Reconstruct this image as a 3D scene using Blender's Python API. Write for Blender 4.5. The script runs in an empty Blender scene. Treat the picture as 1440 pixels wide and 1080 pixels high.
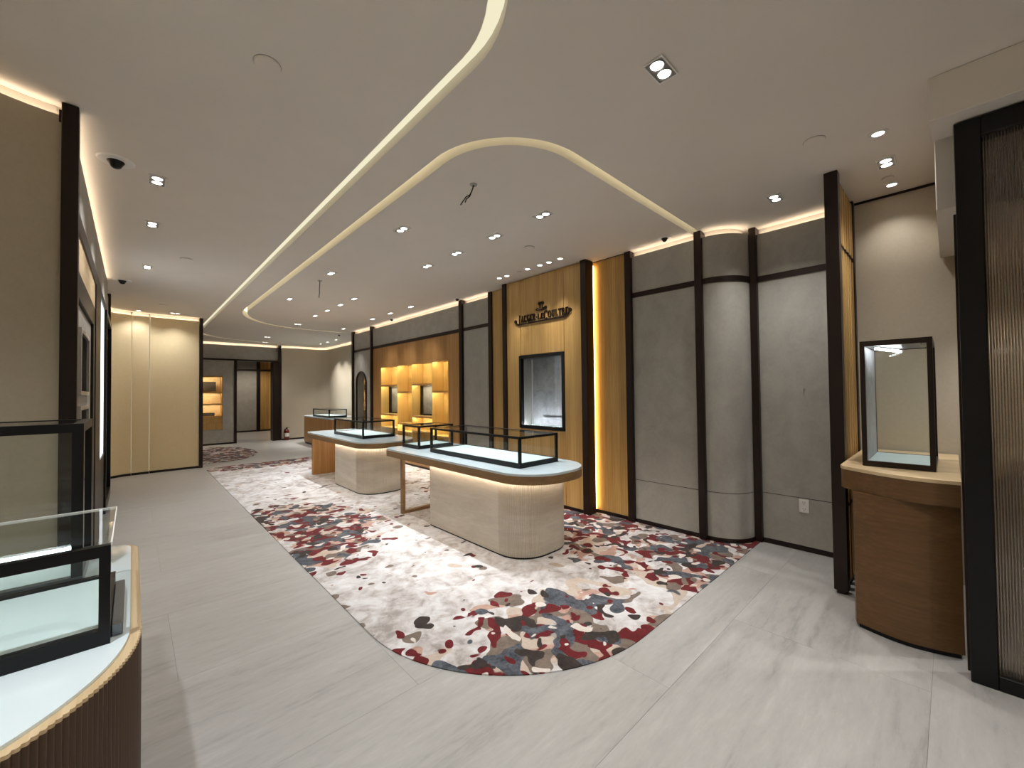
import bpy, bmesh, math, random
from mathutils import Vector, Matrix
random.seed(7)
SC = bpy.context.scene
COL = SC.collection
H = 3.21                      # ceiling height

# ------------------------------------------------------------------ camera
YAW, PITCH, ROLL, F = 0.749150692, 0.0191970741, -0.0110679591, 573.593760
fw = Vector((math.sin(YAW)*math.cos(PITCH), math.cos(YAW)*math.cos(PITCH), math.sin(PITCH)))
r0 = Vector((math.cos(YAW), -math.sin(YAW), 0)); u0 = r0.cross(fw)
rt = math.cos(ROLL)*r0 + math.sin(ROLL)*u0; up = -math.sin(ROLL)*r0 + math.cos(ROLL)*u0
cam_d = bpy.data.cameras.new('camera'); cam = bpy.data.objects.new('camera', cam_d); COL.objects.link(cam)
cam_d.sensor_width = 36; cam_d.lens = F/1440*36; cam_d.clip_start = .02; cam_d.clip_end = 100
M = Matrix((rt, up, -fw)).transposed().to_4x4(); M.translation = (0, 0, 1.55); cam.matrix_world = M
SC.camera = cam

# ------------------------------------------------------------------ world, exposure
w = bpy.data.worlds.new('world'); SC.world = w; w.use_nodes = True
w.node_tree.nodes['Background'].inputs[0].default_value = (.9, .85, .8, 1)
w.node_tree.nodes['Background'].inputs[1].default_value = .02
SC.view_settings.view_transform = 'Standard'; SC.view_settings.look = 'None'
SC.view_settings.gamma = 1; SC.view_settings.use_curve_mapping = False
SC.view_settings.exposure = 0.08
SC.cycles.use_denoising = True
SC.cycles.transparent_max_bounces = 40; SC.cycles.adaptive_threshold = .02; SC.cycles.max_bounces = 8; SC.cycles.diffuse_bounces = 5
SC.cycles.glossy_bounces = 5; SC.cycles.sample_clamp_indirect = 6
SC.cycles.caustics_reflective = False; SC.cycles.caustics_refractive = False

SPOT = 78.0                   # watts of one downlight
WARM = (1.0, .80, .58); NEUTRAL = (1.0, .965, .92); COOL = (.93, .97, 1.0)
LED_WALL, LED_SLOT = 11.0, .85

# ------------------------------------------------------------------ materials
def s2l(c):
    c = c/255
    return c/12.92 if c <= .04045 else ((c+.055)/1.055)**2.4
def rgb(r, g, b): return (s2l(r), s2l(g), s2l(b), 1)
class N:
    def __init__(s, name):
        s.m = bpy.data.materials.new(name); s.m.use_nodes = True; s.t = s.m.node_tree
        s.t.nodes.clear(); s.out = s.t.nodes.new('ShaderNodeOutputMaterial')
    def n(s, typ, **kw):
        nd = s.t.nodes.new(typ)
        for k, v in kw.items():
            if k.startswith('i_'):
                key = k[2:]; key = int(key) if key.isdigit() else key
                nd.inputs[key].default_value = v
            else: setattr(nd, k, v)
        return nd
    def l(s, a, b): s.t.links.new(a, b)
    def pos(s, scale=(1, 1, 1), loc=(0, 0, 0), rnd=False):
        g = s.n('ShaderNodeNewGeometry'); mp = s.n('ShaderNodeMapping')
        mp.inputs['Scale'].default_value = scale; mp.inputs['Location'].default_value = loc
        if rnd:
            oi = s.n('ShaderNodeObjectInfo'); ad = s.n('ShaderNodeVectorMath', operation='MULTIPLY_ADD')
            ad.inputs[1].default_value = (7, 5, 3); s.l(oi.outputs['Random'], ad.inputs[0]); s.l(g.outputs['Position'], ad.inputs[2])
            s.l(ad.outputs[0], mp.inputs[0])
        else: s.l(g.outputs['Position'], mp.inputs[0])
        return mp.outputs[0]
    def noise(s, vec, scale=1, detail=3, rough=.5, dist=0):
        nd = s.n('ShaderNodeTexNoise'); s.l(vec, nd.inputs['Vector'])
        nd.inputs['Scale'].default_value = scale; nd.inputs['Detail'].default_value = detail
        nd.inputs['Roughness'].default_value = rough; nd.inputs['Distortion'].default_value = dist
        return nd.outputs['Fac']
    def ramp(s, fac, stops):
        nd = s.n('ShaderNodeValToRGB'); e = nd.color_ramp.elements
        e[0].position, e[0].color = stops[0]; e[1].position, e[1].color = stops[-1]
        for p, c in stops[1:-1]:
            x = e.new(p); x.color = c
        s.l(fac, nd.inputs[0]); return nd.outputs[0]
    def mix(s, f, a, b, mode='MIX'):
        nd = s.n('ShaderNodeMix', data_type='RGBA', blend_type=mode)
        for sock, v in ((nd.inputs[0], f), (nd.inputs[6], a), (nd.inputs[7], b)):
            if hasattr(v, 'links'): s.l(v, sock)
            else: sock.default_value = v
        return nd.outputs[2]
    def math(s, op, a, b=0.0, c=None):
        nd = s.n('ShaderNodeMath', operation=op)
        for i, v in enumerate((a, b, c)):
            if v is None: continue
            if hasattr(v, 'links'): s.l(v, nd.inputs[i])
            else: nd.inputs[i].default_value = v
        return nd.outputs[0]
    def maprange(s, v, a, b, c=0.0, d=1.0):
        nd = s.n('ShaderNodeMapRange', interpolation_type='SMOOTHSTEP'); s.l(v, nd.inputs[0])
        for i, x in enumerate((a, b, c, d)): 
            if hasattr(x, 'links'): s.l(x, nd.inputs[i+1])
            else: nd.inputs[i+1].default_value = x
        return nd.outputs[0]
    def bsdf(s, color, rough=.5, metal=0, spec=.5, bump=None, bstr=.2, bdist=.01, coat=0, sheen=0):
        b = s.n('ShaderNodeBsdfPrincipled')
        for key, v in (('Base Color', color), ('Roughness', rough)):
            if hasattr(v, 'links'): s.l(v, b.inputs[key])
            else: b.inputs[key].default_value = v
        b.inputs['Metallic'].default_value = metal; b.inputs['Specular IOR Level'].default_value = spec
        b.inputs['Coat Weight'].default_value = coat; b.inputs['Sheen Weight'].default_value = sheen
        if bump is not None:
            bp = s.n('ShaderNodeBump'); bp.inputs['Strength'].default_value = bstr; bp.inputs['Distance'].default_value = bdist
            s.l(bump, bp.inputs['Height']); s.l(bp.outputs[0], b.inputs['Normal'])
        s.l(b.outputs[0], s.out.inputs[0]); return s.m

def plain(name, c, rough=.5, metal=0, spec=.5, var=.06, coat=0, scale=3):
    k = N(name); f = k.noise(k.pos(), scale, 3)
    lo = tuple(x*(1-var) for x in c[:3])+(1,); hi = tuple(min(1, x*(1+var)) for x in c[:3])+(1,)
    return k.bsdf(k.ramp(f, [(.3, lo), (.7, hi)]), rough, metal, spec, coat=coat)
def wood(name, dark, mid, light, axis='Z', rough=.42, fine=70):
    k = N(name)
    sc = {'Z': (1, 1, .025), 'Y': (1, .025, 1), 'X': (.025, 1, 1)}[axis]
    v = k.pos(sc, rnd=True)
    a = k.noise(v, fine, 4, .6, .4); b = k.noise(v, 9, 3, .55, .8)
    f = k.math('ADD', k.math('MULTIPLY', a, .55), k.math('MULTIPLY', b, .45))
    return k.bsdf(k.ramp(f, [(.36, dark), (.5, mid), (.64, light)]), rough, spec=.4, bump=a, bstr=.08, bdist=.002)
def plaster(name, dark, light, rough=.7, scale=5, bstr=.1, st=(1, 1, .8)):
    k = N(name); v = k.pos(st)
    a = k.noise(v, scale, 6, .62, .6); b = k.noise(v, scale*9, 3, .5)
    f = k.math('ADD', k.math('MULTIPLY', a, .75), k.math('MULTIPLY', b, .25))
    return k.bsdf(k.ramp(f, [(.36, dark), (.64, light)]), rough, spec=.3, bump=b, bstr=bstr, bdist=.002)
def emit(name, c, strength):
    k = N(name); e = k.n('ShaderNodeEmission'); e.inputs[0].default_value = (*c[:3], 1); e.inputs[1].default_value = strength
    k.l(e.outputs[0], k.out.inputs[0]); return k.m
def glass(name, tint=(.97, .985, .98, 1), rough=0, ior=1.45):
    k = N(name); t = k.n('ShaderNodeBsdfTransparent'); t.inputs[0].default_value = tint
    g = k.n('ShaderNodeBsdfGlossy'); g.inputs['Roughness'].default_value = rough; g.inputs['Color'].default_value = (.95, .97, 1, 1)
    fr = k.n('ShaderNodeFresnel'); fr.inputs[0].default_value = ior
    ge = k.n('ShaderNodeNewGeometry'); fac = k.math('MULTIPLY', fr.outputs[0], k.math('SUBTRACT', 1.0, ge.outputs['Backfacing']))
    mx = k.n('ShaderNodeMixShader'); k.l(fac, mx.inputs[0]); k.l(t.outputs[0], mx.inputs[1]); k.l(g.outputs[0], mx.inputs[2])
    k.l(mx.outputs[0], k.out.inputs[0]); return k.m
def floor_stone(name):
    k = N(name); v = k.pos((.16, 1.5, 1), rnd=True)
    a = k.noise(v, 5, 7, .64, .5); v2 = k.pos((.4, 1.6, 1), rnd=True); b = k.noise(v2, 22, 5, .7, .2); c = k.noise(k.pos(), .9, 2)
    f = k.math('ADD', k.math('MULTIPLY', a, .6), k.math('ADD', k.math('MULTIPLY', b, .35), k.math('MULTIPLY', c, .05)))
    col = k.ramp(f, [(.34, rgb(154, 153, 151)), (.45, rgb(173, 172, 170)), (.55, rgb(180, 179, 177)), (.68, rgb(192, 191, 189))])
    r = k.maprange(a, .3, .7, .34, .5)
    return k.bsdf(col, r, spec=.42, bump=b, bstr=.04, bdist=.002)
def carpet_mat(name):
    k = N(name); p = k.pos()
    wob = k.n('ShaderNodeTexNoise'); k.l(p, wob.inputs['Vector']); wob.inputs['Scale'].default_value = 3.0; wob.inputs['Detail'].default_value = 2
    off = k.n('ShaderNodeVectorMath', operation='MULTIPLY_ADD'); k.l(wob.outputs['Color'], off.inputs[0]); off.inputs[1].default_value = (.22, .22, 0); k.l(p, off.inputs[2])
    q = off.outputs[0]
    def region(cx, cy, rx, ry):
        s = k.n('ShaderNodeVectorMath', operation='SUBTRACT'); k.l(q, s.inputs[0]); s.inputs[1].default_value = (cx+.11, cy+.11, 0)
        m = k.n('ShaderNodeVectorMath', operation='MULTIPLY'); k.l(s.outputs[0], m.inputs[0]); m.inputs[1].default_value = (1/rx, 1/ry, 0)
        ln = k.n('ShaderNodeVectorMath', operation='LENGTH'); k.l(m.outputs[0], ln.inputs[0])
        return k.maprange(ln.outputs['Value'], 1.25, .75)
    regs = [(1.60, 1.62, 1.15, .80), (4.0, 1.9, 1.05, 1.1), (3.9, 3.9, .8, 2.2), (1.15, 5.1, 1.1, 1.35), (2.6, 10.4, 1.7, .45), (1.9, 12.9, .9, 1.9)]
    m = None
    for r in regs:
        x = region(*r); m = x if m is None else k.math('MAXIMUM', m, x)
    patch = k.noise(p, 1.6, 2, .5); m = k.math('MULTIPLY', m, k.maprange(patch, .30, .46, .35, 1))
    inv = k.math('SUBTRACT', 1.0, m)
    def blob(seed, scale, thr, pen, detail=.8, dist=.3, soft=.006):
        o = k.n('ShaderNodeVectorMath', operation='ADD'); k.l(p, o.inputs[0]); o.inputs[1].default_value = (seed*3.7, seed*5.1, seed*.77)
        nz = k.noise(o.outputs[0], scale, detail, .45, dist)
        v = k.math('SUBTRACT', nz, k.math('MULTIPLY', inv, pen))
        return k.maprange(v, thr-soft, thr+soft)
    cl = k.noise(p, 3.2, 5, .62, .9); cl2 = k.noise(p, 11, 4, .6, .6)
    base = k.ramp(k.math('ADD', k.math('MULTIPLY', cl, .6), k.math('MULTIPLY', cl2, .4)), [(.38, rgb(160, 152, 148)), (.46, rgb(192, 187, 186)), (.54, rgb(212, 210, 211)), (.64, rgb(226, 226, 229))])
    streak = k.noise(p, 60, 3, .6, .5)
    tone = lambda a, b: k.ramp(k.math('ADD', k.math('MULTIPLY', cl2, .55), k.math('MULTIPLY', streak, .45)), [(.35, a), (.65, b)])
    c = base
    c = k.mix(blob(1, 4.4, .49, .25), c, tone(rgb(182, 166, 152), rgb(200, 186, 174)))
    c = k.mix(blob(2, 6.0, .565, .20), c, tone(rgb(168, 134, 122), rgb(196, 164, 150)))
    c = k.mix(blob(3, 5.2, .54, .19), c, tone(rgb(104, 92, 84), rgb(132, 118, 108)))
    c = k.mix(blob(5, 6.2, .565, .17), c, tone(rgb(78, 15, 21), rgb(116, 34, 40)))
    c = k.mix(blob(4, 4.8, .565, .22), c, tone(rgb(44, 49, 58), rgb(104, 109, 118)))
    c = k.mix(blob(8, 7.4, .60, .17), c, tone(rgb(84, 17, 23), rgb(112, 32, 38)))
    c = k.mix(blob(6, 7.0, .625, .13), c, tone(rgb(42, 37, 36), rgb(66, 57, 54)))
    c = k.mix(blob(7, 8.0, .66, .3), c, tone(rgb(205, 196, 188), rgb(222, 215, 209)))
    return k.bsdf(c, .9, spec=.1, bump=streak, bstr=.25, bdist=.003, sheen=.15)

MAT = {}
MAT['ceiling'] = plain('ceiling paint', rgb(224, 217, 208), .85, spec=.15, var=.015)
MAT['floor'] = floor_stone('honed travertine floor')
MAT['grout'] = plain('grout', rgb(166, 162, 157), .9)
MAT['carpet'] = carpet_mat('hand tufted carpet')
MAT['grey'] = plaster('grey mineral wall panel', rgb(158, 155, 148), rgb(172, 169, 161))
MAT['bronze'] = plain('dark bronze metal', rgb(44, 33, 29), .38, .55, var=.12)
MAT['black'] = plain('black metal', rgb(22, 22, 23), .35, .5, var=.1)
MAT['oak'] = wood('golden oak veneer', rgb(162, 126, 72), rgb(182, 144, 86), rgb(198, 162, 102))
MAT['oak_dark'] = wood('oak veneer, wide', rgb(150, 108, 62), rgb(170, 126, 76), rgb(184, 142, 90))
MAT['oak_niche'] = wood('honey oak lining', rgb(196, 162, 96), rgb(208, 176, 108), rgb(216, 186, 120))  # yellower oak copy; the niche's golden glow is put into the colour
MAT['oak_flat'] = wood('oak veneer, level grain', rgb(88, 62, 34), rgb(98, 70, 39), rgb(108, 78, 46), 'Y')  # darkened oak; the alcove's shade is put into the colour
MAT['oak_light'] = wood('pale oak', rgb(190, 164, 126), rgb(206, 182, 144), rgb(216, 194, 158), 'Y')
MAT['oak_counter'] = wood('brown oak tambour', rgb(70, 51, 34), rgb(75, 55, 37), rgb(80, 59, 40), 'Z')  # dark wood, taken darker for sides turned from the overhead light
MAT['bronze_trim'] = wood('brushed bronze edging', rgb(120, 92, 60), rgb(134, 104, 70), rgb(146, 116, 80), 'Y', .35, 120)
MAT['cream'] = plaster('cream fabric panel', rgb(226, 209, 170), rgb(231, 215, 178), .85, 40, .03)
MAT['taupe'] = plaster('taupe fabric panel', rgb(188, 176, 154), rgb(194, 182, 160), .85, 40, .03)
MAT['beige'] = plaster('beige wall covering', rgb(186, 175, 156), rgb(192, 181, 162), .85, 40, .03)
MAT['stone'] = plaster('beige travertine', rgb(198, 188, 172), rgb(218, 209, 194), .55, 4, .04, (.4, .4, 2.6))
MAT['marble'] = plain('white marble top', rgb(206, 222, 228), .12, spec=.5, var=.05, scale=6)
MAT['white_deck'] = plain('white silk deck', rgb(216, 234, 236), .6, var=.03, scale=5)
MAT['white_glass'] = plain('back painted white glass', rgb(222, 236, 241), .05, spec=.6, var=.02)
MAT['glass'] = glass('clear glass')
MAT['smoke_glass'] = glass('grey glass', (.72, .74, .76, 1))
def ribbed_glass(name):
    k = N(name); b = k.n('ShaderNodeBsdfPrincipled'); f = k.noise(k.pos(), 2, 2)
    k.l(k.ramp(f, [(.3, rgb(176, 164, 150)), (.7, rgb(188, 176, 162))]), b.inputs['Base Color'])
    b.inputs['Roughness'].default_value = .16; b.inputs['Transmission Weight'].default_value = .9; b.inputs['IOR'].default_value = 1.25
    k.l(b.outputs[0], k.out.inputs[0]); return k.m
MAT['ribbed'] = ribbed_glass('ribbed glass')
MAT['mirror'] = plain('mirror silver', rgb(200, 198, 194), .03, 1.0, var=.01)
MAT['white'] = plain('white plastic', rgb(232, 230, 226), .45, var=.02)
MAT['silver'] = plain('satin aluminium', rgb(186, 186, 186), .28, .9, var=.04)
MAT['grey_metal'] = plain('brushed grey metal', rgb(112, 116, 120), .3, .7, var=.06)
MAT['charcoal'] = plain('charcoal cloth', rgb(62, 60, 60), .8, var=.1)
MAT['gold'] = plain('warm brass', rgb(176, 134, 66), .3, .9, var=.08)
MAT['red'] = plain('red enamel', rgb(104, 26, 24), .35, var=.06)
MAT['silk_grey'] = plaster('grey silk lining', rgb(150, 150, 152), rgb(186, 187, 190), .6, 6, .03)
MAT['lamp'] = emit('downlight lens', (1, .96, .9), 9)
MAT['led'] = emit('warm led strip', WARM, LED_WALL)
MAT['led_slot'] = emit('slot light diffuser', (1, .93, .66), LED_SLOT)
MAT['led_slot2'] = emit('slot light diffuser, deep', (1, .90, .58), 1.7)
MAT['led_counter'] = emit('counter led strip', (1, .93, .78), 42)
MAT['led_niche'] = emit('niche led strip', (1, .84, .52), 120)
MAT['led_niche2'] = emit('niche side led', (1, .82, .5), 20)
MAT['led_glow'] = emit('vertical led strip', (1, .62, .22), 9)
MAT['led_white'] = emit('white led strip', (.94, .97, 1), 22)
MAT['led_window'] = emit('window led strip', (.86, .92, 1), 110)
MAT['lightbox'] = emit('lightbox face', (.96, 1, .98), 1.6)

# ------------------------------------------------------------------ mesh helpers
WL = {}
def obj(name, bm, m, parent=None, smooth=False, origin=None):
    bmesh.ops.recalc_face_normals(bm, faces=bm.faces)
    if parent is not None: o0 = WL[parent]
    else:
        if origin is None:
            xs = [v.co for v in bm.verts]
            o0 = Vector(((min(v.x for v in xs)+max(v.x for v in xs))/2, (min(v.y for v in xs)+max(v.y for v in xs))/2, min(v.z for v in xs)))
        else: o0 = Vector(origin)
    bmesh.ops.translate(bm, verts=bm.verts, vec=-o0)
    me = bpy.data.meshes.new(name); bm.to_mesh(me); bm.free()
    if m: me.materials.append(MAT[m] if isinstance(m, str) else m)
    if smooth:
        for p in me.polygons: p.use_smooth = True
        try: me.set_sharp_from_angle(angle=math.radians(35))
        except Exception: pass
    o = bpy.data.objects.new(name, me); COL.objects.link(o)
    if parent is not None: o.parent = parent
    else: o.location = o0
    WL[o] = o0.copy()
    return o
def thing(name, label, cat, loc, group=None):
    o = bpy.data.objects.new(name, None); COL.objects.link(o); o.location = loc; o.empty_display_size = .1
    WL[o] = Vector(loc); o['label'] = label; o['category'] = cat
    if group: o['group'] = group
    return o
def tag(o, label, cat, group=None):
    o['label'] = label; o['category'] = cat
    if group: o['group'] = group
    return o
def struct(o, label=None, cat=None):
    o['kind'] = 'structure'
    if label: o['label'] = label
    if cat: o['category'] = cat
    return o
def B(): return bmesh.new()
def bx(bm, x0, x1, y0, y1, z0, z1, bev=0):
    r = bmesh.ops.create_cube(bm, size=1)
    for v in r['verts']:
        v.co = Vector(((x0+x1)/2+v.co.x*(x1-x0), (y0+y1)/2+v.co.y*(y1-y0), (z0+z1)/2+v.co.z*(z1-z0)))
    if bev:
        es = list({e for v in r['verts'] for e in v.link_edges})
        bmesh.ops.bevel(bm, geom=es, offset=bev, segments=1, affect='EDGES', profile=.5)
    return bm
def box(name, x0, x1, y0, y1, z0, z1, m, parent=None, bev=0): return obj(name, bx(B(), x0, x1, y0, y1, z0, z1, bev), m, parent)
def prism(bm, pts, z0, z1):
    a = [bm.verts.new((x, y, z0)) for x, y in pts]; b = [bm.verts.new((x, y, z1)) for x, y in pts]
    bm.faces.new(a); bm.faces.new(b); n = len(pts)
    for i in range(n): bm.faces.new((a[i], a[(i+1) % n], b[(i+1) % n], b[i]))
    return bm
def offs(path, d, closed=False):
    out = []; n = len(path)
    for i in range(n):
        a = path[i-1] if (i or closed) else path[i]; b = path[(i+1) % n] if (i < n-1 or closed) else path[i]
        p = path[i]
        def nrm(u, v):
            dx, dy = v[0]-u[0], v[1]-u[1]; L = math.hypot(dx, dy) or 1
            return (-dy/L, dx/L)
        n1 = nrm(a, p) if a != p else nrm(p, b); n2 = nrm(p, b) if b != p else n1
        mx, my = n1[0]+n2[0], n1[1]+n2[1]; L = math.hypot(mx, my) or 1; mx /= L; my /= L
        c = max(.35, mx*n1[0]+my*n1[1])
        out.append((p[0]+mx*d/c, p[1]+my*d/c))
    return out
def ribbon(name, path, z0, z1, d0, d1, m, parent=None, smooth=False):
    """strip following a plan path; d0..d1 = offset to the left of travel"""
    return obj(name, prism(B(), offs(path, d0)+offs(path, d1)[::-1], z0, z1), m, parent, smooth)
def loft(name, outer, inner, z0, z1, m, parent=None, smooth=False):
    bm = B(); n = len(outer)
    V = [[bm.verts.new((x, y, z)) for x, y in L] for L, z in ((outer, z0), (outer, z1), (inner, z1), (inner, z0))]
    for k in range(4):
        a, b = V[k], V[(k+1) % 4]
        for i in range(n): bm.faces.new((a[i], a[(i+1) % n], b[(i+1) % n], b[i]))
    return obj(name, bm, m, parent, smooth)
def arc(cx, cy, rx, ry, a0, a1, n=16):
    return [(cx+rx*math.cos(math.radians(a0+(a1-a0)*i/n)), cy+ry*math.sin(math.radians(a0+(a1-a0)*i/n))) for i in range(n+1)]
def rrect(x0, x1, y0, y1, r, n=12):
    """r = radii at (x1,y1),(x0,y1),(x0,y0),(x1,y0), counter-clockwise"""
    P = []
    for (cx, cy, a), q in zip(((x1, y1, 0), (x0, y1, 90), (x0, y0, 180), (x1, y0, 270)), r):
        sx = -1 if cx == x1 else 1; sy = -1 if cy == y1 else 1
        P += arc(cx+sx*q, cy+sy*q, q, q, a, a+90, n if q > .05 else 3)
    return P
def resample(P, step, closed=True):
    n = len(P); out = []; acc = 0
    seg = [(P[i], P[(i+1) % n]) for i in range(n if closed else n-1)]
    L = sum(math.dist(a, b) for a, b in seg); k = max(8, int(L/step)); st = L/k; t = 0; d = 0
    for a, b in seg:
        l = math.dist(a, b)
        while d <= t+l+1e-9 and len(out) < k:
            f = (d-t)/l if l else 0; out.append((a[0]+(b[0]-a[0])*f, a[1]+(b[1]-a[1])*f)); d += st
        t += l
    return out
def flute(P, pitch, depth, where=lambda x, y: True, sub=4):
    Q = resample(P, pitch/sub); O = offs(Q, depth, True)
    out = []
    for i, (p, o) in enumerate(zip(Q, O)):
        if where(*p):
            s = abs(math.sin(math.pi*i/sub)); f = 1-s
            out.append((p[0]+(o[0]-p[0])*f, p[1]+(o[1]-p[1])*f))
        else: out.append(p)
    return out
def tube(bm, pts, r, n=8):
    pts = [Vector(p) for p in pts]; rings = []
    for i, p in enumerate(pts):
        d = (pts[min(i+1, len(pts)-1)]-pts[max(i-1, 0)]).normalized()
        a = d.orthogonal().normalized() if i == 0 else (pa - d*pa.dot(d)).normalized()
        pa = a; b = d.cross(a)
        rr = r[i] if isinstance(r, (list, tuple)) else r
        rings.append([bm.verts.new(p+rr*(math.cos(2*math.pi*k/n)*a+math.sin(2*math.pi*k/n)*b)) for k in range(n)])
    for i in range(len(rings)-1):
        for k in range(n): bm.faces.new((rings[i][k], rings[i][(k+1) % n], rings[i+1][(k+1) % n], rings[i+1][k]))
    bm.faces.new(rings[0]); bm.faces.new(rings[-1]); return bm
def lathe(bm, prof, c, n=24):
    rings = [[bm.verts.new((c[0]+r*math.cos(2*math.pi*k/n), c[1]+r*math.sin(2*math.pi*k/n), c[2]+z)) for k in range(n)] for r, z in prof]
    for i in range(len(rings)-1):
        for k in range(n): bm.faces.new((rings[i][k], rings[i][(k+1) % n], rings[i+1][(k+1) % n], rings[i+1][k]))
    bm.faces.new(rings[0]); bm.faces.new(rings[-1]); return bm
def copy_tree(o, loc, rz=None):
    r = o.copy(); COL.objects.link(r); r.location = loc; WL[r] = Vector(loc)
    if rz is not None: r.rotation_euler.z = rz
    for ch in o.children:
        c = ch.copy(); COL.objects.link(c); c.parent = r
        for g in ch.children:
            d = g.copy(); COL.objects.link(d); d.parent = c
    return r
def spot(loc, target, power, size, blend=.6, color=NEUTRAL, radius=.03, parent=None):
    L = bpy.data.lights.new('spot beam', 'SPOT'); L.energy = power; L.spot_size = math.radians(size); L.spot_blend = blend
    L.color = color; L.shadow_soft_size = radius
    o = bpy.data.objects.new('beam', L); COL.objects.link(o)
    d = (Vector(target)-Vector(loc)).normalized()
    o.rotation_euler = d.to_track_quat('-Z', 'Y').to_euler()
    if parent is not None: o.parent = parent; o.location = Vector(loc)-WL[parent]
    else: o.location = loc
    return o

# ================================================================== FLOOR
fl = struct(box('floor', -1.2, 5.4, -2.4, 21, -.12, -.004, 'grout'), 'pale grey travertine floor of large tiles', 'floor')
def in_carpet(x, y): return 1.3 < x < 4.3 and 2.0 < y < 10.3
tile_me = {}
TX, TY, G = 1.86, .93, .0005
for j in range(-4, 19):
    y0 = 1.03+TY*j; y1 = y0+TY
    for i in range(-2, 4):
        x0 = .19+TX*i-(TX/2 if j % 2 else 0); x1 = x0+TX
        a0, a1, b0, b1 = max(x0, -1.2), min(x1, 5.4), max(y0, -2.4), min(y1, 16.0)
        if a1-a0 < .05 or b1-b0 < .05: continue
        if all(in_carpet(x, y) for x in (a0, a1) for y in (b0, b1)): continue
        key = (round(a1-a0, 3), round(b1-b0, 3))
        if key not in tile_me:
            t = obj('tile', bx(B(), -(key[0])/2+G, key[0]/2-G, -key[1]/2+G, key[1]/2-G, -.004, 0, .0004), 'floor', None, origin=(0, 0, 0)); tile_me[key] = t.data
        else:
            t = bpy.data.objects.new('tile', tile_me[key]); COL.objects.link(t)
        t.parent = fl; t.location = Vector(((a0+a1)/2, (b0+b1)/2, 0))-WL[fl]
# the floor of the room behind the far opening
b = box('tile', -1.2, 5.4, 16.0, 21, -.004, 0, 'floor', fl)

# ================================================================== CARPETS
CPX = 4.338
cp = arc(2.35, 2.56, 1.225, 1.215, 180, 270, 28) + [(4.36, 1.345), (4.64, 1.345)] + arc(4.68, 1.72, .342, .342, 263, 180, 8) + [(4.338, 1.73), (4.338, 3.06), (4.178, 3.06), (4.178, 4.70), (4.33, 4.70), (4.338, 10.75), (1.5, 10.75)] + [(1.2, 10.72), (1.125, 10.6)]
tag(obj('carpet', prism(B(), cp, .0005, .007), 'carpet', None), 'large camouflage patterned carpet in white, red, navy and taupe under the counters', 'carpet')
cp2 = [(1.12, 11.5), (1.12, 15.0), (1.55, 15.05), (2.05, 14.9), (2.35, 14.2), (2.5, 13.3), (2.45, 12.6), (2.2, 11.95), (1.9, 11.6), (1.6, 11.5)]
tag(obj('carpet', prism(B(), cp2, .0005, .007), 'carpet', None), 'smaller dark patterned rug in front of the far shelf niche', 'carpet')

# ================================================================== CEILING with two slots
SLW = .085
def slot_path1():
    P = [(-.9, .98), (.55, .98)] + [(x, y) for x, y in arc(.555, 1.62, .68, .64, -90, 0, 14)] + [(1.235, 13.0)]
    P += arc(3.2, 13.0, 1.965, 1.85, 180, 90, 18)[1:] + [(4.9, 14.85)]
    return P
def slot_path2():
    P = [(4.40, 1.805), (2.25, 1.79)] + arc(2.25, 2.44, .645, .65, 270, 180, 16)[1:] + [(1.62, 9.2)] + arc(3.25, 9.3, 1.63, 1.95, 180, 90, 20)[1:] + [(4.40, 11.25)]
    return P
def slot_outline(P): return offs(P, SLW/2)+offs(P, -SLW/2)[::-1]
def flat_with_holes(outer, holes, z0, z1):
    cu = bpy.data.curves.new('tmp', 'CURVE'); cu.dimensions = '2D'; cu.fill_mode = 'BOTH'; cu.extrude = (z1-z0)/2
    for L in [outer]+holes:
        s = cu.splines.new('POLY'); s.points.add(len(L)-1); s.use_cyclic_u = True
        for p, (x, y) in zip(s.points, L): p.co = (x, y, 0, 1)
    t = bpy.data.objects.new('tmp', cu); COL.objects.link(t)
    me = bpy.data.meshes.new_from_object(t.evaluated_get(bpy.context.evaluated_depsgraph_get()))
    bm = B(); bm.from_mesh(me); bmesh.ops.translate(bm, verts=bm.verts, vec=(0, 0, (z0+z1)/2))
    bpy.data.objects.remove(t); bpy.data.meshes.remove(me); bpy.data.curves.remove(cu); return bm
P1, P2 = slot_path1(), slot_path2()
bm = flat_with_holes([(-1.3, -2.5), (5.5, -2.5), (5.5, 21), (-1.3, 21)], [slot_outline(P1), slot_outline(P2)], H, H+.14)
ceil = struct(obj('ceiling', bm, 'ceiling', None), 'smooth beige painted ceiling with two curved light slots', 'ceiling')
box('roof_slab', -1.3, 5.5, -2.5, 21, H+.1402, H+.2, 'ceiling', ceil)
for P, d, lab in ((P1, .064, 'long curved slot of warm light along the ceiling beside the aisle'), (P2, .115, 'rounded loop of warm slot light in the ceiling above the counters')):
    o = ribbon('cove_light', P, H+d, H+d+.01, SLW/2+.004, -SLW/2-.004, 'led_slot' if d < .1 else 'led_slot2')
    tag(o, lab, 'light')

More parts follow.
